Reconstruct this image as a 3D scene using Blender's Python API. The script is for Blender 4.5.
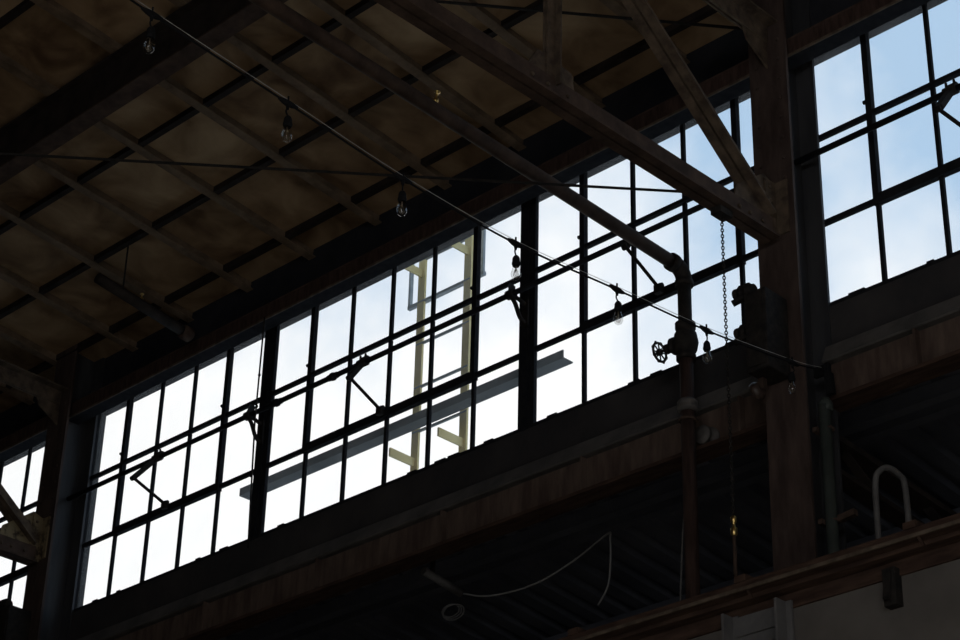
import bpy, bmesh, math, random
from mathutils import Vector, Matrix

random.seed(4)
for o in list(bpy.data.objects):
    bpy.data.objects.remove(o, do_unlink=True)
SC = bpy.context.scene
COL = SC.collection

# ------------------------------------------------------------------ camera
cam_data = bpy.data.cameras.new('camera')
cam = bpy.data.objects.new('camera', cam_data)
COL.objects.link(cam)
cam_data.sensor_fit = 'HORIZONTAL'
cam_data.sensor_width = 36.0
cam_data.lens = 2086.16 / 960 * 36.0
cam_data.clip_start = 0.05
cam_data.clip_end = 400
Rv = Vector((0.71436193, 0.69938850, 0.02329705))
Uv = Vector((0.32687137, -0.36293631, 0.87260091))
Wv = Vector((-0.61874238, 0.61573773, 0.48787796))
m = Matrix((( Rv.x, Uv.x, -Wv.x, 11.173), (Rv.y, Uv.y, -Wv.y, -7.390), (Rv.z, Uv.z, -Wv.z, 1.6), (0, 0, 0, 1)))
cam.matrix_world = m
SC.camera = cam

# ------------------------------------------------------------------ exposure
SC.view_settings.view_transform = 'Standard'
SC.view_settings.look = 'None'
SC.view_settings.exposure = 0.0
SC.view_settings.gamma = 1.0
SC.view_settings.use_curve_mapping = False

# ------------------------------------------------------------------ sky (clouds over blue)
def N(nt, kind, **kw):
    n = nt.nodes.new(kind)
    for k, v in kw.items():
        setattr(n, k, v)
    return n

world = bpy.data.worlds.new('sky')
SC.world = world
world.use_nodes = True
nt = world.node_tree
nt.nodes.clear()
out = N(nt, 'ShaderNodeOutputWorld')
bg = N(nt, 'ShaderNodeBackground')
tc = N(nt, 'ShaderNodeTexCoord')
dotn = N(nt, 'ShaderNodeVectorMath', operation='DOT_PRODUCT')
dotn.inputs[1].default_value = (0.34, 0.0, 1.26)
nt.links.new(tc.outputs['Generated'], dotn.inputs[0])
noise = N(nt, 'ShaderNodeTexNoise')
noise.inputs['Scale'].default_value = 9.0
noise.inputs['Detail'].default_value = 6.0
noise.inputs['Roughness'].default_value = 0.55
nt.links.new(tc.outputs['Generated'], noise.inputs['Vector'])
add = N(nt, 'ShaderNodeMath', operation='MULTIPLY_ADD')
add.inputs[1].default_value = 0.48
nt.links.new(noise.outputs['Fac'], add.inputs[0])
nt.links.new(dotn.outputs['Value'], add.inputs[2])
ramp = N(nt, 'ShaderNodeValToRGB')
cr = ramp.color_ramp
cr.elements[0].position = 0.60
cr.elements[0].color = (1.0, 1.0, 1.0, 1)
cr.elements[1].position = 0.80
cr.elements[1].color = (0.41, 0.575, 0.77, 1)
nt.links.new(add.outputs[0], ramp.inputs['Fac'])
sep = N(nt, 'ShaderNodeSeparateXYZ')
nt.links.new(tc.outputs['Generated'], sep.inputs[0])
hz = N(nt, 'ShaderNodeMapRange')
hz.inputs['From Min'].default_value = -0.03
hz.inputs['From Max'].default_value = 0.02
nt.links.new(sep.outputs['Z'], hz.inputs['Value'])
gm = N(nt, 'ShaderNodeMix', data_type='RGBA')
gm.inputs[6].default_value = (0.14, 0.135, 0.12, 1)
nt.links.new(hz.outputs[0], gm.inputs[0])
nt.links.new(ramp.outputs['Color'], gm.inputs[7])
nt.links.new(gm.outputs[2], bg.inputs['Color'])
bg.inputs['Strength'].default_value = 1.14
nt.links.new(bg.outputs[0], out.inputs['Surface'])

# ------------------------------------------------------------------ added fill lights, out of view
def area(name, loc, target, sx, sy, watts, color, spread=180):
    l = bpy.data.lights.new(name, 'AREA')
    l.shape = 'RECTANGLE'
    l.size = sx
    l.size_y = sy
    l.energy = watts
    l.color = color
    l.spread = math.radians(spread)
    o = bpy.data.objects.new(name, l)
    COL.objects.link(o)
    o.location = loc
    d = Vector(target) - Vector(loc)
    o.rotation_euler = d.to_track_quat('-Z', 'Y').to_euler()
    return o

area('fill_light_opposite', (14.0, -14.6, 4.6), (10.0, 0.0, 3.0), 16.0, 4.0, 300.0, (0.97, 0.98, 1.0), 110)  # added fill for faces turned to the hall; the opposite wall has no opening
area('fill_light_overhead', (12.0, -7.5, 9.0), (12.0, -7.5, 0.0), 7.0, 4.0, 420.0, (1.0, 0.99, 0.95), 70)  # added fill, bounced off the floor to brighten the ceiling; no roof opening

# ------------------------------------------------------------------ materials
MATS = {}
BASE = {}
def mat(name, c1, c2=None, scale=6.0, rough=0.7, metal=0.0, lo=0.35, hi=0.68, bump=0.0, detail=6.0, spec=0.3, stretch=None):
    mt = bpy.data.materials.new(name)
    mt.use_nodes = True
    t = mt.node_tree
    b = t.nodes['Principled BSDF']
    b.inputs['Roughness'].default_value = rough
    b.inputs['Metallic'].default_value = metal
    b.inputs['Specular IOR Level'].default_value = spec
    if c2 is None:
        b.inputs['Base Color'].default_value = (*c1, 1)
    else:
        c = N(t, 'ShaderNodeTexCoord')
        n = N(t, 'ShaderNodeTexNoise')
        n.inputs['Scale'].default_value = scale
        n.inputs['Detail'].default_value = detail
        n.inputs['Roughness'].default_value = 0.6
        src = c.outputs['Object']
        if stretch:
            mp = N(t, 'ShaderNodeMapping')
            mp.inputs['Scale'].default_value = stretch
            t.links.new(src, mp.inputs['Vector'])
            src = mp.outputs['Vector']
        t.links.new(src, n.inputs['Vector'])
        r = N(t, 'ShaderNodeValToRGB')
        r.color_ramp.elements[0].position = lo
        r.color_ramp.elements[0].color = (*c1, 1)
        r.color_ramp.elements[1].position = hi
        r.color_ramp.elements[1].color = (*c2, 1)
        t.links.new(n.outputs['Fac'], r.inputs['Fac'])
        t.links.new(r.outputs['Color'], b.inputs['Base Color'])
        if bump:
            bp = N(t, 'ShaderNodeBump')
            bp.inputs['Strength'].default_value = bump
            bp.inputs['Distance'].default_value = 0.01
            t.links.new(n.outputs['Fac'], bp.inputs['Height'])
            t.links.new(bp.outputs['Normal'], b.inputs['Normal'])
    MATS[name] = mt
    return mt

mat('rusty_steel', (0.035, 0.023, 0.018), (0.085, 0.056, 0.042), 9, 0.8, bump=0.3, spec=0.15)
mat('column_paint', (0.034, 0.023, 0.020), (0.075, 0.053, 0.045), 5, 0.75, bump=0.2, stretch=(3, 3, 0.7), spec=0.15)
mat('column_side_dark', (0.022, 0.023, 0.026), (0.045, 0.045, 0.048), 4, 0.6, stretch=(3, 3, 0.5))  # darker and greyer than the front flange
mat('truss_paint', (0.045, 0.032, 0.024), (0.135, 0.10, 0.07), 11, 0.75, bump=0.25, spec=0.15)
mat('peeling_paint', (0.035, 0.024, 0.016), (0.20, 0.155, 0.09), 14, 0.8, lo=0.38, hi=0.52, bump=0.3, spec=0.2)
mat('rib_paint', (0.10, 0.072, 0.048), (0.21, 0.15, 0.10), 8, 0.8, spec=0.15)
mat('purlin_paint', (0.014, 0.011, 0.010), (0.034, 0.026, 0.022), 8, 0.8, spec=0.15)
mat('window_steel', (0.010, 0.011, 0.014), (0.02, 0.02, 0.022), 20, 0.8, spec=0.04)
mat('dark_iron', (0.012, 0.011, 0.011), (0.03, 0.026, 0.023), 24, 0.75, spec=0.1)
mat('siding_shaded', (0.018, 0.019, 0.023), (0.030, 0.030, 0.035), 3, 0.9, spec=0.03)  # shade of the unlit strip above the windows is put into this colour
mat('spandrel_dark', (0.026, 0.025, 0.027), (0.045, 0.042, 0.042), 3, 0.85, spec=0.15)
mat('ledge_grey', (0.055, 0.052, 0.05), (0.10, 0.092, 0.086), 5, 0.85, spec=0.15)
mat('beam_rust', (0.055, 0.037, 0.030), (0.11, 0.08, 0.064), 4, 0.9, stretch=(4, 4, 0.8), spec=0.1)
mat('aisle_deck', (0.055, 0.06, 0.075), (0.10, 0.105, 0.125), 2, 0.8, spec=0.15)
mat('girder_paint', (0.085, 0.077, 0.07), (0.125, 0.114, 0.104), 2.2, 0.75, bump=0.08, spec=0.2)
mat('girder_rust', (0.032, 0.019, 0.015), (0.075, 0.046, 0.033), 7, 0.9, bump=0.3, stretch=(0.8, 4, 4), spec=0.1)
mat('plate_grey', (0.075, 0.074, 0.076), (0.13, 0.126, 0.126), 6, 0.65)
mat('pipe_paint', (0.028, 0.017, 0.014), (0.07, 0.042, 0.034), 10, 0.75, stretch=(4, 4, 0.7), spec=0.15)
mat('pipe_fitting', (0.06, 0.055, 0.052), (0.11, 0.10, 0.092), 14, 0.75)
mat('conduit_green', (0.03, 0.038, 0.034), (0.055, 0.065, 0.058), 10, 0.65)
mat('conduit_grey', (0.075, 0.072, 0.07), (0.13, 0.125, 0.12), 10, 0.6)
mat('yellow_paint', (0.84, 0.65, 0.25), (0.90, 0.73, 0.36), 8, 0.6)
mat('galvanised', (0.24, 0.27, 0.29), (0.36, 0.39, 0.40), 12, 0.5)
mat('outside_angle_steel', (0.05, 0.058, 0.062), (0.085, 0.09, 0.092), 6, 0.7, spec=0.15)
mat('brass', (0.60, 0.42, 0.14), (0.78, 0.58, 0.24), 20, 0.3, metal=1.0)
mat('black_rubber', (0.010, 0.010, 0.011), spec=0.06, rough=0.8)
mat('white_cord', (0.17, 0.165, 0.16))
mat('bright_wire', (0.40, 0.39, 0.37), rough=0.45, spec=0.5)
mat('porcelain_brown', (0.03, 0.02, 0.017), (0.06, 0.042, 0.033), 12, 0.4)
mat('filament', (0.30, 0.25, 0.18), rough=0.4, metal=0.8)
mat('edge_highlight', (0.05, 0.037, 0.027), (0.13, 0.10, 0.075), 14, 0.8, spec=0.15)  # paler colour stands in for light caught along flange edges
mat('roof_membrane', (0.74, 0.73, 0.70), (0.82, 0.81, 0.78), 0.8, 0.9)
mat('floor_concrete', (0.32, 0.30, 0.28), (0.42, 0.40, 0.37), 0.6, 0.8)
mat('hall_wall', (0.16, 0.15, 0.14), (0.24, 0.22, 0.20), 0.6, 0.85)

def roof_material():
    mt = bpy.data.materials.new('roof_boards')
    mt.use_nodes = True
    t = mt.node_tree
    b = t.nodes['Principled BSDF']
    b.inputs['Roughness'].default_value = 0.9
    b.inputs['Specular IOR Level'].default_value = 0.15
    c = N(t, 'ShaderNodeTexCoord')
    # a tint of its own for each 0.62 x 0.593 m panel
    mp = N(t, 'ShaderNodeMapping')
    mp.inputs['Location'].default_value = (-0.985 / 0.62, 0.26 / 0.593, 0)
    mp.inputs['Scale'].default_value = (1 / 0.62, 1 / 0.593, 0)
    t.links.new(c.outputs['Object'], mp.inputs['Vector'])
    fl = N(t, 'ShaderNodeVectorMath', operation='FLOOR')
    t.links.new(mp.outputs['Vector'], fl.inputs[0])
    wn = N(t, 'ShaderNodeTexWhiteNoise', noise_dimensions='3D')
    t.links.new(fl.outputs['Vector'], wn.inputs['Vector'])
    # blotchy stains
    n1 = N(t, 'ShaderNodeTexNoise')
    n1.inputs['Scale'].default_value = 3.2
    n1.inputs['Detail'].default_value = 7
    n1.inputs['Distortion'].default_value = 0.6
    t.links.new(c.outputs['Object'], n1.inputs['Vector'])
    ma = N(t, 'ShaderNodeMath', operation='MULTIPLY_ADD')
    ma.inputs[1].default_value = 0.22
    t.links.new(wn.outputs['Value'], ma.inputs[0])
    t.links.new(n1.outputs['Fac'], ma.inputs[2])
    r = N(t, 'ShaderNodeValToRGB')
    e = r.color_ramp.elements
    e[0].position = 0.36
    e[0].color = (0.10, 0.058, 0.030, 1)
    e[1].position = 0.86
    e[1].color = (0.40, 0.285, 0.17, 1)
    x = r.color_ramp.elements.new(0.6)
    x.color = (0.25, 0.165, 0.092, 1)
    t.links.new(ma.outputs[0], r.inputs['Fac'])
    t.links.new(r.outputs['Color'], b.inputs['Base Color'])
    MATS['roof_boards'] = mt
roof_material()

def glass_material(name, rough, tint, dust, edge, base):
    """window / bulb glass: clear, with a Fresnel reflection and a little scattering dust"""
    mt = bpy.data.materials.new(name)
    mt.use_nodes = True
    t = mt.node_tree
    t.nodes.clear()
    o = N(t, 'ShaderNodeOutputMaterial')
    tr = N(t, 'ShaderNodeBsdfTransparent')
    tr.inputs['Color'].default_value = (*tint, 1)
    gl = N(t, 'ShaderNodeBsdfGlossy')
    gl.inputs['Roughness'].default_value = rough
    lw = N(t, 'ShaderNodeLayerWeight')
    lw.inputs['Blend'].default_value = 0.5
    pw = N(t, 'ShaderNodeMath', operation='POWER')
    pw.inputs[1].default_value = 4.0
    t.links.new(lw.outputs['Facing'], pw.inputs[0])
    fr = N(t, 'ShaderNodeMath', operation='MULTIPLY_ADD')
    fr.inputs[1].default_value = edge
    fr.inputs[2].default_value = base
    t.links.new(pw.outputs[0], fr.inputs[0])
    mx = N(t, 'ShaderNodeMixShader')
    t.links.new(fr.outputs[0], mx.inputs['Fac'])
    t.links.new(tr.outputs[0], mx.inputs[1])
    t.links.new(gl.outputs[0], mx.inputs[2])
    last = mx
    if dust:
        tl = N(t, 'ShaderNodeBsdfTranslucent')
        tl.inputs['Color'].default_value = (0.9, 0.9, 0.88, 1)
        c = N(t, 'ShaderNodeTexCoord')
        n = N(t, 'ShaderNodeTexNoise')
        n.inputs['Scale'].default_value = 2.5
        n.inputs['Detail'].default_value = 5
        t.links.new(c.outputs['Object'], n.inputs['Vector'])
        mr = N(t, 'ShaderNodeMapRange')
        mr.inputs['From Min'].default_value = 0.3
        mr.inputs['From Max'].default_value = 0.75
        mr.inputs['To Min'].default_value = dust * 0.5
        mr.inputs['To Max'].default_value = dust * 1.5
        t.links.new(n.outputs['Fac'], mr.inputs['Value'])
        m2 = N(t, 'ShaderNodeMixShader')
        t.links.new(mr.outputs[0], m2.inputs['Fac'])
        t.links.new(mx.outputs[0], m2.inputs[1])
        t.links.new(tl.outputs[0], m2.inputs[2])
        last = m2
    t.links.new(last.outputs[0], o.inputs['Surface'])
    MATS[name] = mt
glass_material('window_glass', 0.05, (0.985, 0.99, 0.99), 0.032, 0.35, 0.02)
glass_material('bulb_glass', 0.03, (0.93, 0.93, 0.92), 0.0, 0.6, 0.07)

# ------------------------------------------------------------------ mesh helpers
class MB:
    def __init__(s):
        s.v = []
        s.f = []
        s.smooth = []
    def add(s, vs, fs, smooth=False):
        k = len(s.v)
        s.v += [tuple(p) for p in vs]
        s.f += [tuple(i + k for i in f) for f in fs]
        s.smooth += [smooth] * len(fs)
        return s
    def box(s, x0, x1, y0, y1, z0, z1):
        vs = [(x, y, z) for x in (x0, x1) for y in (y0, y1) for z in (z0, z1)]
        return s.add(vs, [(0, 1, 3, 2), (4, 6, 7, 5), (0, 4, 5, 1), (2, 3, 7, 6), (0, 2, 6, 4), (1, 5, 7, 3)])
    def prism(s, a, b, prof, up):
        """closed 2D outline (u sideways, v along up) swept from a to b"""
        a, b = Vector(a), Vector(b)
        d = (b - a).normalized()
        up = Vector(up)
        v = (up - d * up.dot(d)).normalized()
        u = d.cross(v)
        n = len(prof)
        vs = [p + u * q[0] + v * q[1] for p in (a, b) for q in prof]
        fs = [(i, (i + 1) % n, n + (i + 1) % n, n + i) for i in range(n)]
        fs += [tuple(range(n - 1, -1, -1)), tuple(range(n, 2 * n))]
        return s.add(vs, fs)
    def bar(s, a, b, w, h, up=(0, 0, 1)):
        return s.prism(a, b, [(-w / 2, -h / 2), (w / 2, -h / 2), (w / 2, h / 2), (-w / 2, h / 2)], up)
    def tube(s, pts, r, n=10, caps=True):
        pts = [Vector(p) for p in pts]
        rs = r if isinstance(r, (list, tuple)) else [r] * len(pts)
        t0 = (pts[1] - pts[0]).normalized()
        u = t0.orthogonal().normalized()
        vs = []
        for i, p in enumerate(pts):
            if i == 0:
                t = t0
            elif i == len(pts) - 1:
                t = (pts[i] - pts[i - 1]).normalized()
            else:
                t = ((pts[i + 1] - p).normalized() + (p - pts[i - 1]).normalized()).normalized()
            u = (u - t * u.dot(t)).normalized()
            w = t.cross(u)
            vs += [p + (u * math.cos(2 * math.pi * k / n) + w * math.sin(2 * math.pi * k / n)) * rs[i] for k in range(n)]
        fs = [(i * n + k, i * n + (k + 1) % n, (i + 1) * n + (k + 1) % n, (i + 1) * n + k)
              for i in range(len(pts) - 1) for k in range(n)]
        s.add(vs, fs, True)
        if caps:
            k = len(s.v) - len(vs)
            s.f += [tuple(k + i for i in range(n - 1, -1, -1)), tuple(k + len(vs) - n + i for i in range(n))]
            s.smooth += [False, False]
        return s
    def lathe(s, base, axis, prof, n=16):
        """prof: (radius, distance along axis)"""
        base, axis = Vector(base), Vector(axis).normalized()
        u = axis.orthogonal().normalized()
        w = axis.cross(u)
        vs = []
        for r, h in prof:
            vs += [base + axis * h + (u * math.cos(2 * math.pi * k / n) + w * math.sin(2 * math.pi * k / n)) * r for k in range(n)]
        fs = [(i * n + k, i * n + (k + 1) % n, (i + 1) * n + (k + 1) % n, (i + 1) * n + k)
              for i in range(len(prof) - 1) for k in range(n)]
        s.add(vs, fs, True)
        k = len(s.v) - len(vs)
        s.f += [tuple(k + i for i in range(n - 1, -1, -1)), tuple(k + len(vs) - n + i for i in range(n))]
        s.smooth += [False, False]
        return s
    def torus(s, c, axis, R, r, n=18, k=6, squash=1.0, long_dir=None):
        c, axis = Vector(c), Vector(axis).normalized()
        u = (Vector(long_dir) if long_dir else axis.orthogonal()).normalized()
        w = axis.cross(u)
        vs = []
        for i in range(n):
            a = 2 * math.pi * i / n
            d = u * math.cos(a) + w * math.sin(a) * squash
            dd = (u * math.cos(a) + w * math.sin(a)).normalized()
            for j in range(k):
                b = 2 * math.pi * j / k
                vs.append(c + d * R + dd * r * math.cos(b) + axis * r * math.sin(b))
        fs = [(i * k + j, ((i + 1) % n) * k + j, ((i + 1) % n) * k + (j + 1) % k, i * k + (j + 1) % k)
              for i in range(n) for j in range(k)]
        return s.add(vs, fs, True)
    def build(s, name, material, parent=None, bevel=0.0):
        me = bpy.data.meshes.new(name)
        base = Vector((0, 0, 0))
        if parent is not None:
            base = BASE[parent.name]
        elif s.v:
            lo = [min(p[i] for p in s.v) for i in range(3)]
            hi = [max(p[i] for p in s.v) for i in range(3)]
            base = Vector(((lo[0] + hi[0]) / 2, (lo[1] + hi[1]) / 2, lo[2])) if name not in ('ceiling',) else Vector((0, 0, 0))
        me.from_pydata([Vector(p) - base for p in s.v], [], s.f)
        me.polygons.foreach_set('use_smooth', s.smooth)
        bm = bmesh.new()
        bm.from_mesh(me)
        bmesh.ops.recalc_face_normals(bm, faces=bm.faces)
        bm.to_mesh(me)
        bm.free()
        me.materials.append(MATS[material])
        o = bpy.data.objects.new(name, me)
        BASE[o.name] = base
        COL.objects.link(o)
        if parent is not None:
            o.parent = parent
        else:
            o.location = base
        if bevel:
            md = o.modifiers.new('edge', 'BEVEL')
            md.width = bevel
            md.segments = 2
            md.limit_method = 'ANGLE'
        return o

def tag(o, label, cat, group=None, kind='thing'):
    o['label'] = label
    o['category'] = cat
    if group:
        o['group'] = group
    if kind:
        o['kind'] = kind
    return o

def thing(name, loc, label, cat, group=None, kind='thing'):
    o = bpy.data.objects.new(name, None)
    COL.objects.link(o)
    o.location = loc
    BASE[o.name] = Vector(loc)
    o.empty_display_size = 0.1
    return tag(o, label, cat, group, kind)

# ------------------------------------------------------------------ dimensions (metres; glass plane y = 0, inside is y < 0)
PANE = 0.36
POST = 0.1177
BAY = 6.113
XL = 6.05 - 6.113 - 0.05      # the far column
XC = 6.05                     # centre of the tall column, bays repeat every BAY
SILL, TRANSOM2, TRANSOM1, HEAD = 6.6385, 7.10, 7.605, 8.165
def roof_z(y):
    return 8.535 - 0.10 * y
RIB0, RIBSTEP = 0.985, 0.62
BAR0, BARSTEP = -0.26, 0.593

# ------------------------------------------------------------------ building shell
b = MB().box(-26, 30, -15.2, 6.2, -0.2, 0.0)
tag(b.build('floor', 'floor_concrete'), 'grey concrete floor of the hall', 'floor', kind='structure')

b = MB()
for (x0, x1) in ((-26, 30),):
    t = 0.08
    vs = []
    for x in (x0, x1):
        for y in (0.12, -15.2):
            vs += [(x, y, roof_z(y)), (x, y, roof_z(y) + t)]
    b.add(vs, [(0, 2, 3, 1), (4, 5, 7, 6), (0, 1, 5, 4), (2, 6, 7, 3), (0, 4, 6, 2), (1, 3, 7, 5)])
tag(b.build('ceiling', 'roof_boards'), 'rust stained brown roof boards between steel ribs', 'ceiling', kind='structure')

# long wall: siding above and below the window band
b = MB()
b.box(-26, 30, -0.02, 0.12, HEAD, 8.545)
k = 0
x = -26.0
tag(b.build('wall_north', 'siding_shaded'), 'siding between roof and window head, coloured dark for shade', 'wall', kind='structure')
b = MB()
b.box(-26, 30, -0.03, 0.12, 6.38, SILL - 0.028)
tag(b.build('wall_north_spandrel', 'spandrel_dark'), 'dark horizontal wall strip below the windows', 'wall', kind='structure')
b = MB().box(-26, 30, -15.2, -15.0, 0, roof_z(-15))
tag(b.build('wall_south', 'hall_wall'), 'plain wall on the opposite side of the hall', 'wall', kind='structure')
b = MB().box(-26.2, -26, -15.2, 6.2, 0, 10.2)
tag(b.build('wall_west', 'hall_wall'), 'plain end wall far down the hall', 'wall', kind='structure')
b = MB().box(30, 30.2, -15.2, 6.2, 0, 10.2)
tag(b.build('wall_east', 'hall_wall'), 'plain end wall at the near end of the hall', 'wall', kind='structure')
b = MB().box(-26, 30, 6.0, 6.2, 0, 5.75)
tag(b.build('wall_aisle', 'hall_wall'), 'outer wall of the low side aisle', 'wall', kind='structure')

# side aisle roof: corrugated deck seen from below, falling away from the wall
b = MB()
def deck_z(y):
    return 6.30 - 0.10 * y
pts = []
x = -12.0
while x < 16.0:
    for dx, dz in ((0, 0), (0.085, 0), (0.10, 0.04), (0.155, 0.04), (0.17, 0)):
        pts.append((x + dx, dz))
    x += 0.17
vs = []
for px_, pz in pts:
    vs += [(px_, 0.0, deck_z(0.0) + pz), (px_, 6.2, deck_z(6.2) + pz), (px_, 0.0, deck_z(0.0) + pz + 0.03), (px_, 6.2, deck_z(6.2) + pz + 0.03)]
fs = []
for i in range(len(pts) - 1):
    a, c = 4 * i, 4 * (i + 1)
    fs += [(a, a + 1, c + 1, c), (a + 2, c + 2, c + 3, a + 3)]
b.add(vs, fs)
b.box(-26, -12, 0, 6.2, 6.2, 6.3)
b.box(16, 30, 0, 6.2, 6.2, 6.3)
tag(b.build('ceiling_aisle', 'aisle_deck'), 'dark corrugated deck over the side aisle', 'ceiling', kind='structure')

b = MB()
vs = []
for x in (-26, 30):
    for y in (0.13, 6.3):
        vs += [(x, y, deck_z(y) + 0.09), (x, y, deck_z(y) + 0.13)]
b.add(vs, [(0, 2, 3, 1), (4, 5, 7, 6), (0, 1, 5, 4), (2, 6, 7, 3), (0, 4, 6, 2), (1, 3, 7, 5)])
tag(b.build('roof_aisle', 'roof_membrane'), 'pale roof covering of the low side aisle outside the windows', 'roof', kind='structure')

# ------------------------------------------------------------------ windows
def window(idx, x0, cols, label):
    x1 = x0 + cols * PANE
    root = thing('window_%d' % idx, (x0, 0, SILL), label, 'window', 'steel sash windows in the wall', 'structure')
    f = MB()
    f.box(x0 - 0.02, x0, -0.018, 0.008, SILL - 0.03, HEAD)
    f.box(x1, x1 + 0.02, -0.018, 0.008, SILL - 0.03, HEAD)
    f.box(x0, x1, -0.02, 0.008, HEAD - 0.03, HEAD)
    f.box(x0, x1, -0.02, 0.008, SILL - 0.03, SILL)
    # putty lumps and rust scale along the sill
    rr = random.Random(idx)
    for i in range(5):
        xx = rr.uniform(x0 + 0.1, x1 - 0.15)
        f.box(xx, xx + rr.uniform(0.03, 0.09), -0.02, 0.01, SILL, SILL + 0.009)
    f.build('frame', 'window_steel', root)
    mn = MB()
    w = 0.0105
    for c in range(1, cols):
        x = x0 + c * PANE
        mn.box(x - w, x + w, -0.015, 0.006, SILL, TRANSOM2 - 0.02)
        if c in (1, cols - 1):
            mn.box(x - w, x + w, -0.015, 0.006, TRANSOM2 - 0.02, HEAD - 0.03)
        else:
            mn.box(x - w, x + w, -0.015, 0.006, TRANSOM1 + 0.014, HEAD - 0.03)
    for (a, c) in ((x0, x0 + PANE), (x1 - PANE, x1)):
        mn.box(a, c, -0.015, 0.006, TRANSOM1 - 0.014, TRANSOM1 + 0.014)
        mn.box(a, c, -0.015, 0.006, TRANSOM2 - 0.014, TRANSOM2 + 0.014)
    mn.build('glazing_bars', 'window_steel', root)
    # pivoting ventilator in the middle columns
    va, vb = x0 + PANE, x1 - PANE
    v = MB()
    for x, sgn in ((va, 1), (vb, -1)):
        v.box(x - 0.017, x + 0.017, -0.026, 0.008, TRANSOM2 - 0.03, HEAD - 0.03)
    v.box(va + 0.017, vb - 0.017, -0.022, 0.008, TRANSOM1 - 0.008, TRANSOM1 + 0.014)
    v.box(va + 0.017, vb - 0.017, -0.028, 0.008, TRANSOM2 - 0.028, TRANSOM2 + 0.024)
    for c in range(2, cols - 1):
        x = x0 + c * PANE
        v.box(x - w, x + w, -0.015, 0.006, TRANSOM2 + 0.026, TRANSOM1 - 0.014)
    vent = v.build('ventilator', 'window_steel', root)
    pv = MB()
    for x in (va, vb):
        pv.lathe((x - 0.03, -0.02, TRANSOM1 + 0.075), (1, 0, 0), [(0.011, 0.0), (0.011, 0.02)], 8)
    pv.build('pivot', 'window_steel', vent)
    g = MB().box(x0 - 0.01, x1 + 0.01, 0.0, 0.004, SILL - 0.01, HEAD - 0.01)
    gl = g.build('glass', 'window_glass', root)
    return root

layout = [(0.0, 5), (5 * PANE + POST, 6), (11 * PANE + 2 * POST, 5)]
names = {(-1, 2): 'window beyond the far column, partly hidden by the riveted brown gusset',
         (0, 0): 'five column window beside the far column, with cranked arm and hanging cord',
         (0, 1): 'middle six column window with the yellow ladder outside',
         (0, 2): 'five column window crossed by the truss and the valve pipe',
         (1, 0): 'window past the tall column with pale blue sky'}
n = 1
for bay in (-1, 0, 1):
    for i, (x0, cols) in enumerate(layout):
        lab = names.get((bay, i), 'steel sash window of the %s bay, %s from the far end of the bay' % ('farther' if bay < 0 else 'nearer', ('first', 'second', 'third')[i]))
        window(n, x0 + bay * BAY, cols, lab)
        n += 1
# posts between the sashes and behind the columns
n = 1
plabel = {(0, 0): 'dark post beside the pane with the hanging cord', (0, 1): 'dark post behind the fourth string bulb'}
for bay in (-1, 0, 1):
    for i, x0 in enumerate((5 * PANE, 11 * PANE + POST)):
        x = x0 + bay * BAY
        p = MB().box(x + 0.02, x + POST - 0.02, -0.022, 0.01, SILL - 0.03, HEAD)
        p.box(x + 0.04, x + POST - 0.04, -0.032, -0.022, SILL - 0.03, HEAD)
        o = p.build('trim_%d' % n, 'window_steel')
        tag(o, plabel.get((bay, i), 'dark steel post between window sashes of the %s bay' % ('far' if bay < 0 else 'near')), 'post', 'window posts', 'structure')
        n += 1
for j, x in enumerate((-0.5 * POST - 0.0, BAY - 0.5 * POST, 2 * BAY - 0.5 * POST, -BAY - 0.5 * POST)):
    p = MB().box(x - POST / 2, x + POST / 2, 0.0, 0.05, SILL - 0.03, HEAD)
    o = p.build('trim_%d' % n, 'window_steel')
    tag(o, 'dark closing strip behind a column between windows', 'post', 'closing strips behind the columns', 'structure')
    n += 1
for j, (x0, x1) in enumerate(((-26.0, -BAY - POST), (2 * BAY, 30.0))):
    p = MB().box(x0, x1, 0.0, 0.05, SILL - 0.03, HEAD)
    o = p.build('wall_north_blank_%s' % ('far', 'near')[j], 'siding_shaded')
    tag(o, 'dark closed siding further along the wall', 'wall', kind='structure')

# ------------------------------------------------------------------ columns
def column(xc, label):
    root = thing('steel_column', (xc, -0.14, 0.0), label, 'column', 'building columns along the window wall')
    top = roof_z(-0.2) - 0.002
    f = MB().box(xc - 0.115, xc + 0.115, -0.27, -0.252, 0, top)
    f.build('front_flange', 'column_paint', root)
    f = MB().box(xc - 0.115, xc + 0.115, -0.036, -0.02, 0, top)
    f.build('rear_flange', 'column_side_dark', root)
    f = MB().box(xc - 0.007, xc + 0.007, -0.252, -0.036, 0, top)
    f.build('web', 'column_side_dark', root)
    for z in [7.02 + 0.12 * i for i in range(10)]:
        for dx in (-0.07, 0.07):
            MB().lathe((xc + dx, -0.27, z), (0, -1, 0), [(0.011, 0.0), (0.009, 0.006), (0.004, 0.009)], 8).build('rivet', 'column_paint', root)
    return root
column(XC, 'tall brown steel column standing between the blue sky window and the truss end')
column(XL, 'far steel column standing beside the window with the hanging cord')

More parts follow.
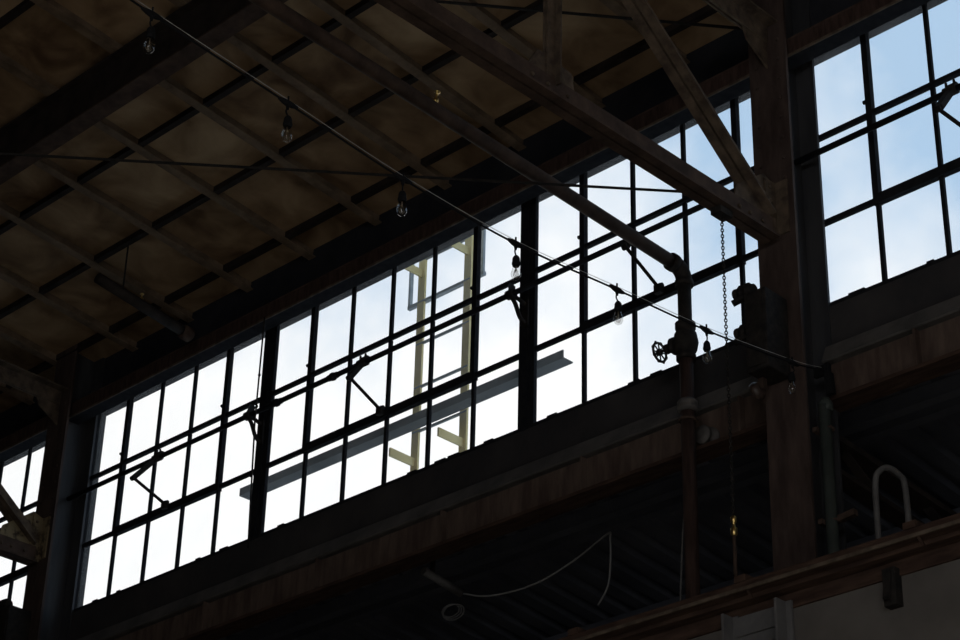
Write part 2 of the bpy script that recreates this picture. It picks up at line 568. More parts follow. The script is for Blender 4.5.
# ------------------------------------------------------------------ eave beams (one per bay, framed into the column webs)
def eave(xa, xb, label):
    root = thing('eave_beam', ((xa + xb) / 2, -0.15, 8.015), label, 'beam', 'eave beams above the windows')
    MB().box(xa, xb, -0.20, -0.188, 8.027, 8.125).build('web', 'pipe_paint', root)
    MB().box(xa, xb, -0.205, -0.105, 8.015, 8.027).build('bottom_flange', 'window_steel', root)  # near-black colour carries the shade of the underside
    MB().box(xa, xb, -0.212, -0.205, 8.013, 8.029).build('highlight_lip', 'edge_highlight', root)  # painted highlight along the front edge
    MB().box(xa, xb, -0.20, -0.105, 8.125, 8.137).build('top_flange', 'rusty_steel', root)
    MB().box(xa, xb, -0.12, -0.04, 8.137, 8.145).build('closing_plate', 'siding_shaded', root)
    return root
xw = 0.009
eave(XL + xw, XC - xw, 'rusty eave beam running above the windows between the two columns')
eave(XC + xw, XC + BAY, 'rusty eave beam above the blue sky window, past the tall column')
eave(XC - 2 * BAY, XL - xw, 'rusty eave beam beyond the far column')

# ------------------------------------------------------------------ beam and ledge below the windows (one per bay)
def lower_beam(xa, xb, label, lab2):
    root = thing('spandrel_beam', ((xa + xb) / 2, -0.1, 6.05), label, 'beam', 'beams below the windows')
    MB().box(xa, xb, -0.075, -0.055, 6.07, 6.27).build('web', 'beam_rust', root)
    MB().box(xa, xb, -0.13, 0.0, 6.05, 6.07).build('bottom_flange', 'girder_rust', root)
    x = xa + 0.5
    while x < xb - 0.2:
        MB().box(x, x + 0.012, -0.115, -0.075, 6.07, 6.27).build('stiffener', 'beam_rust', root)
        x += 1.03
    l = MB()
    l.prism((xa, 0, 0), (xb, 0, 0), [(0.03, 6.38), (0.085, 6.365), (0.125, 6.275), (0.115, 6.268), (0.03, 6.268)], (0, 0, 1))
    o = l.build('ledge', 'ledge_grey')
    tag(o, lab2, 'ledge', 'sloping ledges below the windows')
lower_beam(XL + 0.116, XC - 0.116, 'streaked rusty beam below the long row of windows', 'grey sloping ledge on the long rusty beam under the windows')
lower_beam(XC + 0.116, XC + BAY, 'streaked rusty beam below the blue sky window', 'grey sloping ledge under the blue sky window')
lower_beam(XC - 2 * BAY, XL - 0.116, 'rusty beam beyond the far column', 'grey ledge beyond the far column')

# ------------------------------------------------------------------ roof ribs and purlins
ordinal = ['first', 'second', 'third', 'fourth', 'fifth', 'sixth', 'seventh', 'eighth', 'ninth', 'tenth', 'eleventh', 'twelfth', 'thirteenth', 'fourteenth', 'fifteenth', 'sixteenth', 'seventeenth', 'eighteenth', 'nineteenth', 'twentieth']
def rib_mesh(x):
    b = MB()
    y0, y1 = -0.022, -6.4
    b.bar((x, y0, roof_z(y0) - 0.032), (x, y1, roof_z(y1) - 0.032), 0.008, 0.062)
    b.bar((x, y0, roof_z(y0) - 0.066), (x, y1, roof_z(y1) - 0.066), 0.062, 0.008)
    return b
ks = list(range(-9, 11))
after = [k for k in ks if RIB0 + k * RIBSTEP < XC]
for k in ks:
    x = RIB0 + k * RIBSTEP
    o = rib_mesh(x).build('roof_rib', 'rib_paint')
    if x < XC:
        lab = 'brown tee-shaped roof rib, the %s one from the tall column towards the far column' % ordinal[len(after) - 1 - after.index(k)]
    else:
        lab = 'brown tee-shaped roof rib, the %s one past the tall column' % ordinal[k - after[-1] - 1]
    tag(o, lab, 'roof rib', 'roof ribs under the boards')
for k in range(0, 10):
    y = BAR0 - k * BARSTEP
    z = roof_z(y)
    b = MB()
    b.box(-5.2, 9.4, y - 0.004, y + 0.004, z - 0.055, z - 0.002)
    b.box(-5.2, 9.4, y - 0.02, y + 0.02, z - 0.061, z - 0.055)
    o = b.build('roof_purlin', 'purlin_paint')
    tag(o, 'dark cross purlin under the roof boards, the %s one from the window wall' % ordinal[k], 'roof purlin', 'cross purlins under the roof boards')

# deep longitudinal beam carried by the truss top chords
zt = roof_z(-2.05) - 0.082
root = thing('roof_beam', (3.0, -2.05, 8.34), 'deep dark roof beam with pale lower flange crossing the ribs', 'beam')
MB().box(-6.0, 12.0, -2.056, -2.044, 8.352, zt).build('web', 'purlin_paint', root)
MB().box(-6.0, 12.0, -2.105, -1.995, 8.34, 8.352).build('bottom_flange', 'rusty_steel', root)
MB().box(-6.0, 12.0, -2.10, -2.0, zt - 0.012, zt).build('top_flange', 'purlin_paint', root)

# ------------------------------------------------------------------ trusses
def two_angles(mb, a, b, leg, flat, t, gap, up, flat_at='bottom'):
    """two back-to-back angles: legs along up, flats spreading sideways"""
    for s in (1, -1):
        prof = [(s * gap, 0), (s * (gap + flat), 0), (s * (gap + flat), t), (s * (gap + t), t), (s * (gap + t), leg), (s * gap, leg)]
        if flat_at == 'top':
            prof = [(p[0], -p[1]) for p in prof]
        mb.prism(a, b, prof, up)
    return mb

def truss(xc, label, peel):
    mtl = 'truss_paint'
    root = thing('roof_truss', (xc, -3.5, 6.88), label, 'roof truss', 'roof trusses')
    c = MB()
    two_angles(c, (xc, -0.31, 6.905), (xc, -8.2, 6.905), 0.12, 0.046, 0.011, 0.006, (0, 0, 1))
    c.build('bottom_chord', 'rusty_steel', root)
    c = MB()
    two_angles(c, (xc, -0.275, 8.215), (xc, -8.2, 8.325), 0.11, 0.075, 0.011, 0.006, (0, 0, 1), 'top')
    c.build('top_chord', mtl, root)
    d = MB()
    two_angles(d, (xc, -0.34, 7.03), (xc, -1.83, 8.17), 0.085, 0.05, 0.01, 0.006, (0, 1, 0.6))
    d.build('diagonal', mtl, root)
    d = MB()
    two_angles(d, (xc, -2.0, 8.17), (xc, -3.55, 7.02), 0.09, 0.05, 0.01, 0.006, (0, 1, 0.6))
    d.build('diagonal', mtl, root)
    d = MB()
    two_angles(d, (xc, -1.87, 6.99), (xc, -1.87, 8.18), 0.06, 0.04, 0.009, 0.006, (0, -1, 0))
    d.build('strut', mtl, root)
    d = MB()
    two_angles(d, (xc, -3.65, 6.99), (xc, -3.65, 8.2), 0.06, 0.04, 0.009, 0.006, (0, -1, 0))
    d.build('strut', mtl, root)
    g = MB()
    g.prism((xc - 0.005, 0, 0), (xc + 0.005, 0, 0), [(0.271, 6.93), (0.271, 7.24), (0.36, 7.27), (0.58, 7.10), (0.62, 6.93)], (0, 0, 1))
    g.v = [(p[0], -abs(p[1]), p[2]) for p in g.v]
    gp = g.build('gusset_plate', peel, root)
    g2 = MB()
    g2.prism((xc - 0.005, 0, 0), (xc + 0.005, 0, 0), [(1.72, 6.93), (1.76, 7.12), (1.98, 7.14), (2.10, 6.93)], (0, 0, 1))
    g2.v = [(p[0], -abs(p[1]), p[2]) for p in g2.v]
    g2.build('gusset_plate', mtl, root)
    g3 = MB()
    g3.prism((xc - 0.005, 0, 0), (xc + 0.005, 0, 0), [(0.271, 7.95), (0.271, 8.22), (0.50, 8.20), (0.44, 8.05)], (0, 0, 1))
    g3.v = [(p[0], -abs(p[1]), p[2]) for p in g3.v]
    g3.build('gusset_plate', mtl, root)
    e = MB()
    for s in (-1, 1):
        e.box(xc + s * 0.006 - (0.01 if s < 0 else 0), xc + s * 0.006 + (0.01 if s > 0 else 0), -0.36, -0.271, 6.94, 7.24)
        e.box(xc + (0.016 if s > 0 else -0.085), xc + (0.085 if s > 0 else -0.016), -0.282, -0.271, 6.94, 7.24)
    e.build('end_clip', peel, root)
    for (y, z) in [(-0.33, 7.20), (-0.33, 7.12), (-0.33, 7.04), (-0.40, 6.97), (-0.50, 6.97), (-0.58, 6.97), (-0.40, 7.10), (-0.47, 7.155), (-0.54, 7.21),
                   (-1.80, 6.97), (-1.93, 6.97), (-2.03, 6.97), (-1.85, 7.05), (-1.85, 7.10)]:
        MB().lathe((xc + 0.017, y, z), (1, 0, 0), [(0.012, 0), (0.010, 0.007), (0.004, 0.011)], 8).build('rivet', mtl, root)
    return root
truss(XC, 'brown double angle roof truss ending on the tall column, crossing the windows', 'truss_paint')
truss(XL, 'roof truss with peeling pale paint on its gusset, ending on the far column', 'peeling_paint')

# thin brace rods
tag(MB().tube([(5.985, -0.84, 6.96), (2.2, -5.14, 6.93)], 0.0072, 8).build('brace_rod', 'dark_iron'),
    'thin steel brace rod running from the truss bottom chord across the ribs', 'brace rod', 'thin brace rods')
tag(MB().tube([(5.985, -0.29, 8.222), (2.6, -4.45, 8.222)], 0.0085, 8).build('brace_rod', 'dark_iron'),
    'thin steel brace rod reaching the top of the tall column', 'brace rod', 'thin brace rods')

# ------------------------------------------------------------------ pipe with valve
PX, PY = 5.492, -0.30
root = thing('sprinkler_pipe', (PX, PY, 0), 'rusty sprinkler main rising past the windows and bending towards the roof', 'pipe')
R_ = 0.035
MB().tube([(PX, PY, 0.0), (PX, PY, 6.47)], R_, 16).build('lower_riser', 'pipe_paint', root)
MB().tube([(PX, PY, 6.47), (PX, PY, 6.90)], R_, 16).build('upper_riser', 'dark_iron', root)
el = []
for i in range(7):
    a = math.radians(90 * i / 6)
    el.append((PX, PY - 0.07 + 0.07 * math.cos(a), 6.90 + 0.07 * math.sin(a)))
e = MB().tube(el, 0.042, 16)
e.lathe((PX, PY, 6.87), (0, 0, 1), [(0.047, 0), (0.047, 0.03)], 16)
e.lathe((PX, PY - 0.07, 6.97), (0, -1, 0.035), [(0.047, 0.0), (0.047, 0.035)], 16)
e.build('elbow', 'dark_iron', root)
MB().tube([(PX, PY - 0.09, 6.97), (PX, -6.4, 7.20)], R_, 16).build('branch', 'rusty_steel', root)
u = MB().lathe((PX, PY, 6.165), (0, 0, 1), [(0.039, 0), (0.051, 0.010), (0.051, 0.026), (0.043, 0.031), (0.051, 0.036), (0.051, 0.052), (0.039, 0.065)], 18)
u.build('union', 'pipe_fitting', root)
v = MB()
v.lathe((PX, PY, 6.45), (0, 0, 1), [(0.05, 0), (0.05, 0.025), (0.042, 0.03), (0.056, 0.055), (0.064, 0.10), (0.056, 0.145), (0.042, 0.17), (0.052, 0.175), (0.052, 0.205), (0.038, 0.21)], 18)
v.lathe((PX, PY, 6.555), (-1, 0, 0), [(0.036, 0.03), (0.036, 0.062), (0.046, 0.064), (0.046, 0.08), (0.024, 0.084), (0.018, 0.108), (0.026, 0.11), (0.026, 0.126), (0.01, 0.13)], 16)
vb = v.build('valve_body', 'dark_iron', root)
MB().tube([(PX - 0.12, PY, 6.555), (PX - 0.192, PY, 6.555)], 0.008, 8).build('valve_stem', 'dark_iron', root)
h = MB()
hc = Vector((PX - 0.168, PY, 6.555))
h.torus(hc, (1, 0, 0), 0.05, 0.0065, 24, 8)
h.lathe(hc - Vector((0.01, 0, 0)), (1, 0, 0), [(0.017, 0), (0.017, 0.02)], 12)
for i in range(8):
    a = 2 * math.pi * i / 8 + 0.2
    h.tube([hc, hc + Vector((0, math.cos(a), math.sin(a))) * 0.049], 0.004, 6)
    a2 = a + math.pi / 8
    h.torus(hc + Vector((0, math.cos(a2), math.sin(a2))) * 0.052, (1, 0, 0), 0.007, 0.004, 8, 5)
h.build('handwheel', 'dark_iron', root)
sp = MB().lathe((PX + 0.01, -2.07, 7.066), (0.2, 0, 1), [(0.013, 0), (0.013, 0.02), (0.007, 0.022), (0.007, 0.05), (0.016, 0.052), (0.016, 0.056)], 10)
sp.build('sprinkler_head', 'brass', root)
cl = MB()
cl.torus((PX, PY, 6.12), (0, 0, 1), 0.04, 0.008, 18, 6)
cl.build('pipe_clamp', 'rusty_steel', root)

o = MB()
o.lathe((5.453, -0.076, 6.115), (0, -1, 0), [(0.058, 0), (0.058, 0.015), (0.045, 0.018), (0.03, 0.05), (0.048, 0.055), (0.048, 0.075), (0.02, 0.08)], 18)
tag(o.build('pipe_cap', 'pipe_fitting'), 'round grey pipe cap sticking out of the rusty beam beside the valve pipe', 'pipe cap')

# short sprinkler branch under the roof, towards the far column
root = thing('sprinkler_branch', (1.36, -0.5, 8.08), 'short capped sprinkler branch under the roof above the hanging cord', 'pipe')
MB().tube([(1.36, -0.31, 8.115), (1.36, -1.05, 8.22)], 0.036, 12).build('pipe', 'purlin_paint', root)
MB().lathe((1.36, -0.36, 8.12), (0, 1, -0.12), [(0.044, 0), (0.05, 0.02), (0.05, 0.07), (0.03, 0.085)], 14).build('end_cap', 'rusty_steel', root)
MB().lathe((1.36, -0.70, 8.19), (0, 0, 1), [(0.012, 0), (0.012, 0.03), (0.006, 0.032), (0.006, 0.055), (0.014, 0.057), (0.014, 0.061)], 10).build('sprinkler_head', 'brass', root)
MB().tube([(1.36, -0.85, 8.20), (1.36, -0.85, roof_z(-0.85) - 0.002)], 0.006, 6).build('hanger_rod', 'dark_iron', root)

# ------------------------------------------------------------------ string lights
SX = 6.215
bulb_y = [-4.105, -3.475, -2.89, -2.266, -1.651, -1.055, -0.43]
bulb_z = [6.043, 5.993, 5.945, 5.938, 5.99, 6.04, 6.128]
pts = [(SX + 0.02, -7.4, 6.60), (SX, -5.4, 6.24), (SX, -4.7, 6.11)]
for y, z in zip(bulb_y, bulb_z):
    pts.append((SX, y, z))
pts.append((SX, -0.165, 6.192))
def smooth(pts, n=6):
    res = []
    P = [Vector(p) for p in pts]
    for i in range(len(P) - 1):
        p0, p1, p2, p3 = P[max(i - 1, 0)], P[i], P[i + 1], P[min(i + 2, len(P) - 1)]
        for k in range(n):
            t = k / n
            res.append(0.5 * ((2 * p1) + (p2 - p0) * t + (2 * p0 - 5 * p1 + 4 * p2 - p3) * t * t + (3 * p1 - p0 - 3 * p2 + p3) * t ** 3))
    res.append(P[-1])
    return res
cab = MB().tube(smooth(pts), 0.0042, 8)
tag(cab.build('string_light_cable', 'black_rubber'), 'black cable of the string lights sagging to the tall column', 'cable')
wp = [(p[0], p[1], p[2] + 0.015) for p in pts]
wp[-1] = (SX - 0.01, -0.18, 6.205)
tag(MB().tube(smooth(wp), 0.0012, 6).build('guy_wire', 'bright_wire'), 'thin bright guy wire stretched along the string light cable', 'wire')
hk = MB()
hk.box(SX - 0.058, SX + 0.03, -0.185, -0.165, 6.165, 6.215)
hk.torus((SX + 0.012, -0.175, 6.19), (1, 0, 0), 0.02, 0.006, 14, 6)
hk.bar((SX + 0.02, -0.175, 6.165), (SX + 0.02, -0.165, 6.06), 0.035, 0.03, (0, 1, 0))
tag(hk.build('cable_hook', 'black_rubber'), 'black hook holding the cable end on the tall column', 'hook')
bn = ['first on the cable, beneath the deep roof beam', 'second along the cable, against the dark roof', 'third along the cable, against the dark roof',
      'fourth along the cable, beside the dark window post', 'fifth along the cable, before the valve pipe',
      'sixth along the cable, just past the valve pipe', 'last along the cable, in front of the tall column']
for i, (y, z) in enumerate(zip(bulb_y, bulb_z)):
    swing = (0.004, 0.006, 0.0, 0.004, 0.006, -0.002, -0.012)[i]
    root = thing('string_light_bulb', (SX, y, z - 0.19), 'clear bulb in a black socket, ' + bn[i], 'light bulb', 'bulbs on the string lights')
    tee = MB()
    tee.tube([(SX, y - 0.045, z + 0.002), (SX, y - 0.02, z), (SX, y, z - 0.001), (SX, y + 0.02, z), (SX, y + 0.045, z + 0.002)], [0.006, 0.011, 0.013, 0.011, 0.006], 8)
    tee.tube([(SX, y, z - 0.005), (SX, y, z - 0.028)], [0.009, 0.005], 8)
    tee.tube([(SX, y, z + 0.01), (SX, y, z + 0.03)], 0.004, 6)
    tee.build('cable_tee', 'black_rubber', root)
    MB().tube(smooth([(SX, y, z - 0.02), (SX, y - swing, z - 0.038), (SX, y + swing, z - 0.058)], 4), 0.0032, 6).build('cord', 'black_rubber', root)
    by = y + swing
    s = MB().lathe((SX, by, z - 0.053), (0, 0, -1), [(0.005, 0), (0.011, 0.006), (0.015, 0.014), (0.016, 0.03), (0.0175, 0.034), (0.0175, 0.042), (0.0145, 0.046), (0.0145, 0.050)], 14)
    s.build('socket', 'black_rubber', root)
    g = MB().lathe((SX, by, z - 0.099), (0, 0, -1), [(0.012, 0), (0.0135, 0.01), (0.0175, 0.025), (0.0205, 0.038), (0.0198, 0.049), (0.015, 0.059), (0.008, 0.064), (0.002, 0.066)], 18)
    g.build('glass_bulb', 'bulb_glass', root)
    fl = MB()
    fl.tube([(SX, by, z - 0.103), (SX, by, z - 0.125)], 0.0028, 6)
    for k in range(6):
        a = k * math.pi / 3
        c, s_ = math.cos(a), math.sin(a)
        fl.tube([(SX + 0.003 * c, by + 0.003 * s_, z - 0.118), (SX + 0.012 * c, by + 0.012 * s_, z - 0.144), (SX + 0.004 * c, by + 0.004 * s_, z - 0.156)], 0.0009, 4)
    fl.build('filament', 'filament', root)

# ------------------------------------------------------------------ ventilator shafts and operators
def shaft(xa, xb, z, label, coup):
    root = thing('vent_shaft', ((xa + xb) / 2, -0.12, z - 0.03), label, 'operating shaft', 'ventilator operating shafts')
    MB().tube([(xa, -0.12, z), (xb, -0.12, z)], 0.0165, 10).build('pipe', 'window_steel', root)
    for x in coup:
        c = MB()
        c.lathe((x - 0.04, -0.12, z), (1, 0, 0), [(0.020, 0), (0.020, 0.025), (0.026, 0.03), (0.026, 0.05), (0.020, 0.055), (0.020, 0.08)], 12)
        c.build('coupling', 'window_steel', root)
    return root
ZS, ZS2, ZS0 = 7.435, 7.435, 7.435
shaft(XL + 0.03, XC - 0.03, ZS, 'dark operating shaft running along the long row of windows', (2.1, 2.62))
shaft(XC + 0.03, XC + BAY, ZS2, 'dark operating shaft along the blue sky window', (9.0,))
shaft(XC - 2 * BAY, XL - 0.03, ZS0, 'dark operating shaft beyond the far column', (-3.0,))

def operator(xs, z, ey, ez, xf, label):
    root = thing('vent_operator', (xs, -0.12, z), label, 'vent operator', 'cranked arms that work the ventilators')
    c = MB().lathe((xs - 0.035, -0.12, z), (1, 0, 0), [(0.026, 0), (0.026, 0.07)], 12)
    c.bar((xs - 0.03, -0.10, z + 0.035), (xs + 0.03, -0.10, z + 0.035), 0.03, 0.02)
    for dx in (-0.022, 0.022):
        c.tube([(xs + dx, -0.12, z + 0.02), (xs + dx, -0.12, z + 0.055)], 0.007, 6)
    c.build('clamp', 'dark_iron', root)
    d = (Vector((xs, ey, ez)) - Vector((xs, -0.12, z))).normalized()
    a = MB().bar(Vector((xs, -0.12, z)) - d * 0.03, (xs, ey, ez), 0.03, 0.036, (1, 0, 0))
    a.lathe((xs - 0.018, ey, ez), (1, 0, 0), [(0.017, 0), (0.017, 0.036)], 10)
    a.build('lever', 'dark_iron', root)
    MB().tube([(xs, ey, ez), (xf, -0.05, TRANSOM2 + 0.015)], 0.0105, 8).build('link_rod', 'dark_iron', root)
    f = MB().box(xf - 0.022, xf + 0.022, -0.066, -0.036, TRANSOM2 - 0.02, TRANSOM2 + 0.03)
    f.tube([(xf - 0.02, -0.05, TRANSOM2 + 0.022), (xf + 0.028, -0.05, TRANSOM2 + 0.022)], 0.014, 8)
    f.build('foot', 'dark_iron', root)
    return root
operator(0.905, ZS, -0.29, 7.232, 0.945, 'cranked vent arm on the window beside the far column')
operator(2.885, ZS, -0.215, 7.30, 2.985, 'cranked vent arm in the middle window near the ladder')
operator(4.995, ZS, -0.165, 7.365, 5.12, 'cranked vent arm in the window by the valve pipe elbow')
operator(6.995, ZS2, -0.25, 7.265, 7.11, 'cranked vent arm in the blue sky window')

def shaft_bracket(xp, z, label):
    root = thing('shaft_bracket', (xp, -0.06, z), label, 'bracket', 'shaft brackets on the window posts')
    x = xp + 0.03
    a = MB()
    a.tube([(xp + 0.07, -0.04, z - 0.05), (xp + 0.05, -0.08, z - 0.02), (x, -0.12, z)], 0.012, 8)
    a.tube(smooth([(xp + 0.07, -0.04, z - 0.17), (xp + 0.06, -0.075, z - 0.14), (xp + 0.05, -0.105, z - 0.06), (x, -0.12, z - 0.01)], 4), 0.013, 8)
    a.lathe((x - 0.025, -0.12, z), (1, 0, 0), [(0.028, 0), (0.028, 0.05)], 12)
    a.build('arm', 'dark_iron', root)
    p = MB().bar((x - 0.08, -0.03, z + 0.13), (x, -0.115, z + 0.02), 0.012, 0.04, (0, 1, 0))
    p.build('stay', 'dark_iron', root)
    pl = MB().box(xp + 0.04, xp + 0.09, -0.045, -0.032, z - 0.19, z - 0.02)
    pl.build('wall_plate', 'dark_iron', root)
    return root
shaft_bracket(5 * PANE, ZS, 'shaft bracket on the post beside the hanging cord')
shaft_bracket(11 * PANE + POST, ZS, 'shaft bracket on the post behind the fourth bulb')
shaft_bracket(XC - 0.27, ZS, 'shaft bracket close to the tall column behind the truss end')

# hanging cord in front of the first window
c = MB().tube([(2.03, -0.2155, 8.03), (2.02, -0.2155, 7.3), (2.044, -0.205, 6.45)], 0.0055, 6)
for z in (7.62, 7.40, 6.93):
    c.lathe((2.026, -0.2155, z - 0.012), (0, 0, 1), [(0.006, 0), (0.010, 0.008), (0.006, 0.02)], 8)
tag(c.build('window_cord', 'dark_iron'), 'thin dark cord hanging in front of the window beside a dark post', 'cord')

# ------------------------------------------------------------------ switch boxes on the columns
def switch_box(xc, label):
    x0, x1 = xc - 0.08, xc + 0.045
    root = thing('switch_box', (xc, -0.35, 6.15), label, 'switch box', 'black switch boxes on the columns')
    MB().box(x0, x1, -0.45, -0.275, 6.15, 6.575).build('housing', 'dark_iron', root, bevel=0.006)
    MB().box(x0 + 0.01, x1 - 0.01, -0.457, -0.45, 6.17, 6.555).build('cover', 'dark_iron', root)
    for z in (6.62, 6.405):
        s = MB().lathe((x0 + 0.02, -0.39, z), (-1, 0, 0.1), [(0.03, 0), (0.03, 0.02), (0.042, 0.025), (0.042, 0.04), (0.026, 0.045), (0.026, 0.055), (0.04, 0.06), (0.04, 0.075), (0.02, 0.08), (0.02, 0.095), (0.03, 0.10), (0.028, 0.115)], 12)
        s.bar((x0 - 0.01, -0.39, z - 0.02), (x0 - 0.09, -0.42, z - 0.05), 0.03, 0.02)
        s.build('insulator', 'dark_iron', root)
    s = MB().lathe((x0 + 0.02, -0.37, 6.10), (-0.3, 0, -0.1), [(0.03, 0), (0.045, 0.02), (0.045, 0.04), (0.02, 0.05)], 12)
    s.bar((x0 + 0.02, -0.36, 6.16), (x0 + 0.02, -0.36, 6.09), 0.03, 0.03, (0, 1, 0))
    s.build('lower_terminal', 'porcelain_brown', root)
    return root
switch_box(XC, 'black switch box with insulators on the tall column below the truss end')
switch_box(XL - 0.03, 'black switch box with insulators on the far column')

# ------------------------------------------------------------------ chain and cords
CX, CY = XC, -0.70
root = thing('hoist_chain', (CX, CY, 5.0), 'long steel chain hanging from the truss bottom chord', 'chain')
MB().box(CX - 0.03, CX + 0.03, CY - 0.045, CY + 0.045, 6.862, 6.898).build('clip', 'dark_iron', root)
ch = MB()
z = 6.85
i = 0
while z > 5.32:
    ax = (1, 1, 0) if i % 2 else (1, -1, 0)
    ch.torus((CX, CY, z), ax, 0.0105, 0.0028, 12, 5, squash=0.58, long_dir=(0, 0, 1))
    z -= 0.0162
    i += 1
ch.build('links', 'dark_iron', root)
MB().lathe((CX, CY, z + 0.012), (0, 0, -1), [(0.006, 0), (0.014, 0.008), (0.014, 0.03), (0.008, 0.036), (0.008, 0.056), (0.016, 0.06), (0.016, 0.09), (0.006, 0.10)], 10).build('brass_swivel', 'brass', root)
MB().tube([(CX, CY, z - 0.08), (CX, CY, 5.04)], 0.009, 8).build('pull_rod', 'rusty_steel', root)

tag(MB().tube([(5.362, -0.135, 6.062), (5.36, -0.20, 5.6), (5.35, -0.24, 5.0)], 0.005, 6).build('drop_cord', 'conduit_grey'),
    'thin grey cord dropping from the rusty beam beside the valve pipe', 'cord')

root = thing('conduit_stub', (3.2, 0.3, 5.95), 'short grey conduit stub with coiled wire under the side aisle roof', 'conduit')
st = Vector((3.22, 0.13, 6.09)); en = Vector((3.22, 0.43, 6.045))
MB().tube([st, en], 0.024, 10).build('pipe', 'conduit_grey', root)
co = MB()
for k in range(3):
    co.torus((3.13 + 0.012 * k, 0.44, 5.965 - 0.008 * k), (0.6, -0.75, 0.25), 0.052 + 0.006 * k, 0.0045, 20, 5, squash=0.8)
co.build('wire_coil', 'conduit_grey', root)
MB().bar((3.22, 0.2, 6.06), (3.22, 0.2, 6.27), 0.02, 0.02, (0, 1, 0)).build('hanger', 'dark_iron', root)
wpts = [(3.23, 0.43, 6.04), (3.42, 0.46, 5.985), (3.72, 0.5, 5.985), (4.02, 0.5, 6.045), (4.27, 0.5, 6.135), (4.29, 0.5, 6.10), (4.29, 0.5, 5.95), (4.27, 0.5, 5.83), (4.20, 0.5, 5.74)]
tag(MB().tube(smooth(wpts, 5), 0.0058, 6).build('loose_wire', 'white_cord'), 'pale loose wire drooping from the conduit stub under the aisle roof', 'wire')

# ------------------------------------------------------------------ crane girder
GY = -0.66
root = thing('crane_girder', (4.0, GY, 3.9), 'rust flanged grey crane girder crossing low in front of the tall column', 'girder')
XA, XB = -7.5, 12.5
MB().box(XA, XB, -0.80, -0.52, 4.915, 4.955).build('top_flange', 'girder_rust', root)
ang = MB()
ang.box(XA, XB, GY - 0.085, GY - 0.012, 4.895, 4.915)
ang.box(XA, XB, GY - 0.024, GY - 0.012, 4.83, 4.895)
ang.box(XA, XB, GY + 0.012, GY + 0.085, 4.895, 4.915)
ang.build('flange_angle', 'girder_rust', root)
MB().box(XA, XB, GY - 0.012, GY + 0.012, 3.92, 4.915).build('web', 'girder_paint', root)
MB().box(XA, XB, -0.808, -0.80, 4.912, 4.928).build('highlight_lip', 'edge_highlight', root)  # thin strip coloured as the bright line on the flange edge
MB().box(XA, XB, -0.80, -0.52, 3.88, 3.92).build('bottom_flange', 'girder_rust', root)
rl = MB().prism((XA, GY, 4.955), (XB, GY, 4.955), [(-0.05, 0), (0.05, 0), (0.05, 0.012), (0.012, 0.02), (0.012, 0.035), (0.025, 0.04), (0.025, 0.06), (-0.025, 0.06), (-0.025, 0.04), (-0.012, 0.035), (-0.012, 0.02), (-0.05, 0.012)], (0, 0, 1))
rl.build('rail', 'girder_rust', root)
for xs in (XC - 0.035, XC + 0.245, XC - BAY - 0.035, XC - BAY + 0.245, XC + BAY - 0.035, XC + BAY + 0.245):
    s = MB().box(xs - 0.035, xs + 0.035, GY - 0.036, GY - 0.024, 3.93, 4.86)
    s.box(xs - 0.006, xs + 0.006, GY - 0.10, GY - 0.036, 3.93, 4.86)
    s.build('stiffener', 'plate_grey', root)
for xs in (XC + 0.105, XC - BAY + 0.105, XC + BAY + 0.105):
    s = MB().box(xs - 0.10, xs + 0.10, GY - 0.034, GY - 0.024, 4.0, 4.78)
    sp = s.build('splice_plate', 'plate_grey', root)
    for z in [4.70 - 0.09 * i for i in range(5)]:
        for dx in (-0.07, 0.0, 0.07):
            MB().lathe((xs + dx, GY - 0.034, z), (0, -1, 0), [(0.014, 0), (0.012, 0.008), (0.005, 0.013)], 8).build('rivet', 'plate_grey', sp)
    s = MB().box(xs - 0.115, xs + 0.115, GY - 0.05, GY - 0.036, 4.76, 4.845)
    s.build('tie_plate', 'plate_grey', root)
xs = 6.83
s = MB().box(xs - 0.03, xs + 0.03, GY - 0.06, GY - 0.012, 4.70, 4.86)
s.bar((xs, GY - 0.06, 4.84), (xs, GY - 0.085, 4.72), 0.03, 0.012, (0, 1, 0))
s.build('cleat', 'dark_iron', root)
for xx in (6.15, 7.0, 5.2):
    s = MB().box(xx - 0.03, xx + 0.03, -0.805, -0.74, 4.955, 4.985)
    s.bar((xx, -0.79, 4.985), (xx + 0.05, -0.79, 4.87), 0.012, 0.012, (0, 1, 0))
    s.build('rail_clip', 'girder_rust', root)

# posts below the girder carrying it (out of the frame, below)
for xc, lab in ((XC, 'brown steel post below the crane girder at the tall column'), (XC - BAY, 'brown steel post below the crane girder at the far column')):
    p = MB().box(xc - 0.12, xc + 0.12, GY - 0.1, GY + 0.1, 0, 3.88)
    tag(p.build('girder_post', 'column_paint', bevel=0.01), lab, 'post')

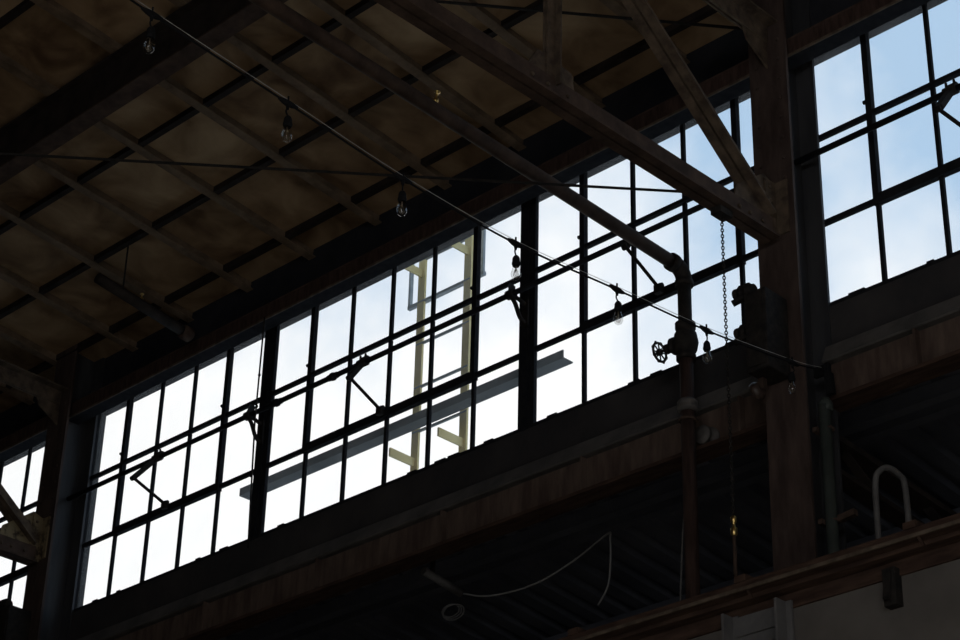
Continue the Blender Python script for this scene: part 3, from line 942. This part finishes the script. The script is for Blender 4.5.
# ------------------------------------------------------------------ side aisle framing
for j, xc in enumerate((XC, XL)):
    root = thing('aisle_rafter', (xc, 2.0, 5.5), ('brown rafter of the side aisle behind the tall column', 'rafter of the side aisle behind the far column')[j], 'rafter', 'side aisle rafters')
    MB().bar((xc, -0.018, 5.97), (xc, 5.9, 5.50), 0.12, 0.03).build('upper_angle', 'purlin_paint', root)
    MB().bar((xc, -0.018, 5.80), (xc, 5.9, 5.34), 0.10, 0.025).build('lower_angle', 'purlin_paint', root)
    for i in range(8):
        y0 = 0.15 + i * 0.7
        za, zb = 5.97 - 0.0797 * y0, 5.80 - 0.078 * (y0 + 0.35)
        MB().bar((xc, y0, za), (xc, y0 + 0.35, zb), 0.05, 0.012, (0, 0, 1)).build('lacing_bar', 'purlin_paint', root)
for j, y in enumerate((0.40, 0.52, 1.5, 2.6, 3.7, 4.8)):
    z = deck_z(y)
    p = MB().box(-8, 12.5, y - 0.02, y + 0.02, z - 0.085, z - 0.001)
    p.box(-8, 12.5, y - 0.045, y + 0.02, z - 0.095, z - 0.085)
    tag(p.build('aisle_purlin', 'aisle_deck'), 'dark purlin under the side aisle deck, %s from the rusty beam' % ordinal[j], 'purlin', 'side aisle purlins')

# gooseneck conduit and column conduit
gp = smooth([(6.29, 0.05, 4.9), (6.292, 0.05, 5.4), (6.298, 0.05, 5.66), (6.325, 0.05, 5.715), (6.375, 0.05, 5.715), (6.43, 0.05, 5.66), (6.455, 0.05, 5.58), (6.457, 0.05, 5.2), (6.457, 0.05, 4.9)], 6)
tag(MB().tube(gp, 0.015, 10).build('gooseneck_conduit', 'conduit_grey'), 'grey conduit bent over like a gooseneck behind the girder, past the tall column', 'conduit')
root = thing('column_conduit', (6.205, -0.13, 4.9), 'greenish vertical conduit strapped to the tall column', 'conduit')
MB().tube([(6.21, -0.18, 0.0), (6.21, -0.19, 6.0)], 0.029, 12).build('pipe', 'conduit_green', root)
MB().lathe((6.21, -0.18, 5.97), (0, 0, 1), [(0.036, 0), (0.036, 0.04), (0.02, 0.07)], 12).build('cap', 'conduit_green', root)
for z in (5.42, 5.88):
    s = MB().torus((6.21, -0.18, z), (0, 0, 1), 0.029, 0.008, 16, 6)
    s.box(6.156, 6.18, -0.22, -0.14, z - 0.012, z + 0.012)
    if z < 5.5:
        s.bar((6.245, -0.18, 5.42), (6.335, -0.18, 5.43), 0.03, 0.03)
    s.build('strap', 'rusty_steel', root)

# ------------------------------------------------------------------ outside: ladder, angle
root = thing('angle_beam', (2.75, 0.25, 7.16), 'grey steel angle fixed along the wall outside the windows', 'angle')
MB().box(1.33, 4.165, 0.25, 0.258, 7.166, 7.212).build('upright_leg', 'outside_angle_steel', root)
MB().box(1.33, 4.165, 0.25, 0.335, 7.158, 7.166).build('flat_leg', 'outside_angle_steel', root)

LY = 0.45
root = thing('roof_ladder', (2.97, LY, 6.2), 'pale yellow steel ladder fixed outside the middle window', 'ladder')
for x in (2.765, 3.18):
    MB().box(x - 0.03, x + 0.03, LY - 0.008, LY + 0.008, 6.2, 9.3).build('rail', 'yellow_paint', root)
rz = 6.30
for i in range(9):
    z = 6.30 + 0.307 * i
    MB().tube([(2.74, LY, z), (3.205, LY, z)], 0.0105, 8).build('rung', 'galvanised', root)
for x in (2.765, 3.18):
    for z in (7.015, 8.345):
        MB().bar((x, 0.12 if z > 8 else 0.24, z), (x, LY, z), 0.012, 0.055).build('bracket', 'yellow_paint', root)
cg = MB()
cg.box(2.530, 2.548, LY + 0.10, LY + 0.125, 8.225, 9.3)
cg.box(3.19, 3.208, LY + 0.10, LY + 0.118, 8.225, 9.3)
cg.box(2.527, 3.213, LY + 0.10, LY + 0.125, 8.215, 8.24)
cg.bar((2.54, LY + 0.11, 8.9), (2.765, LY, 8.9), 0.02, 0.02)
cg.bar((3.20, LY + 0.11, 8.9), (3.18, LY, 8.9), 0.02, 0.02)
cg.build('guard_frame', 'galvanised', root)
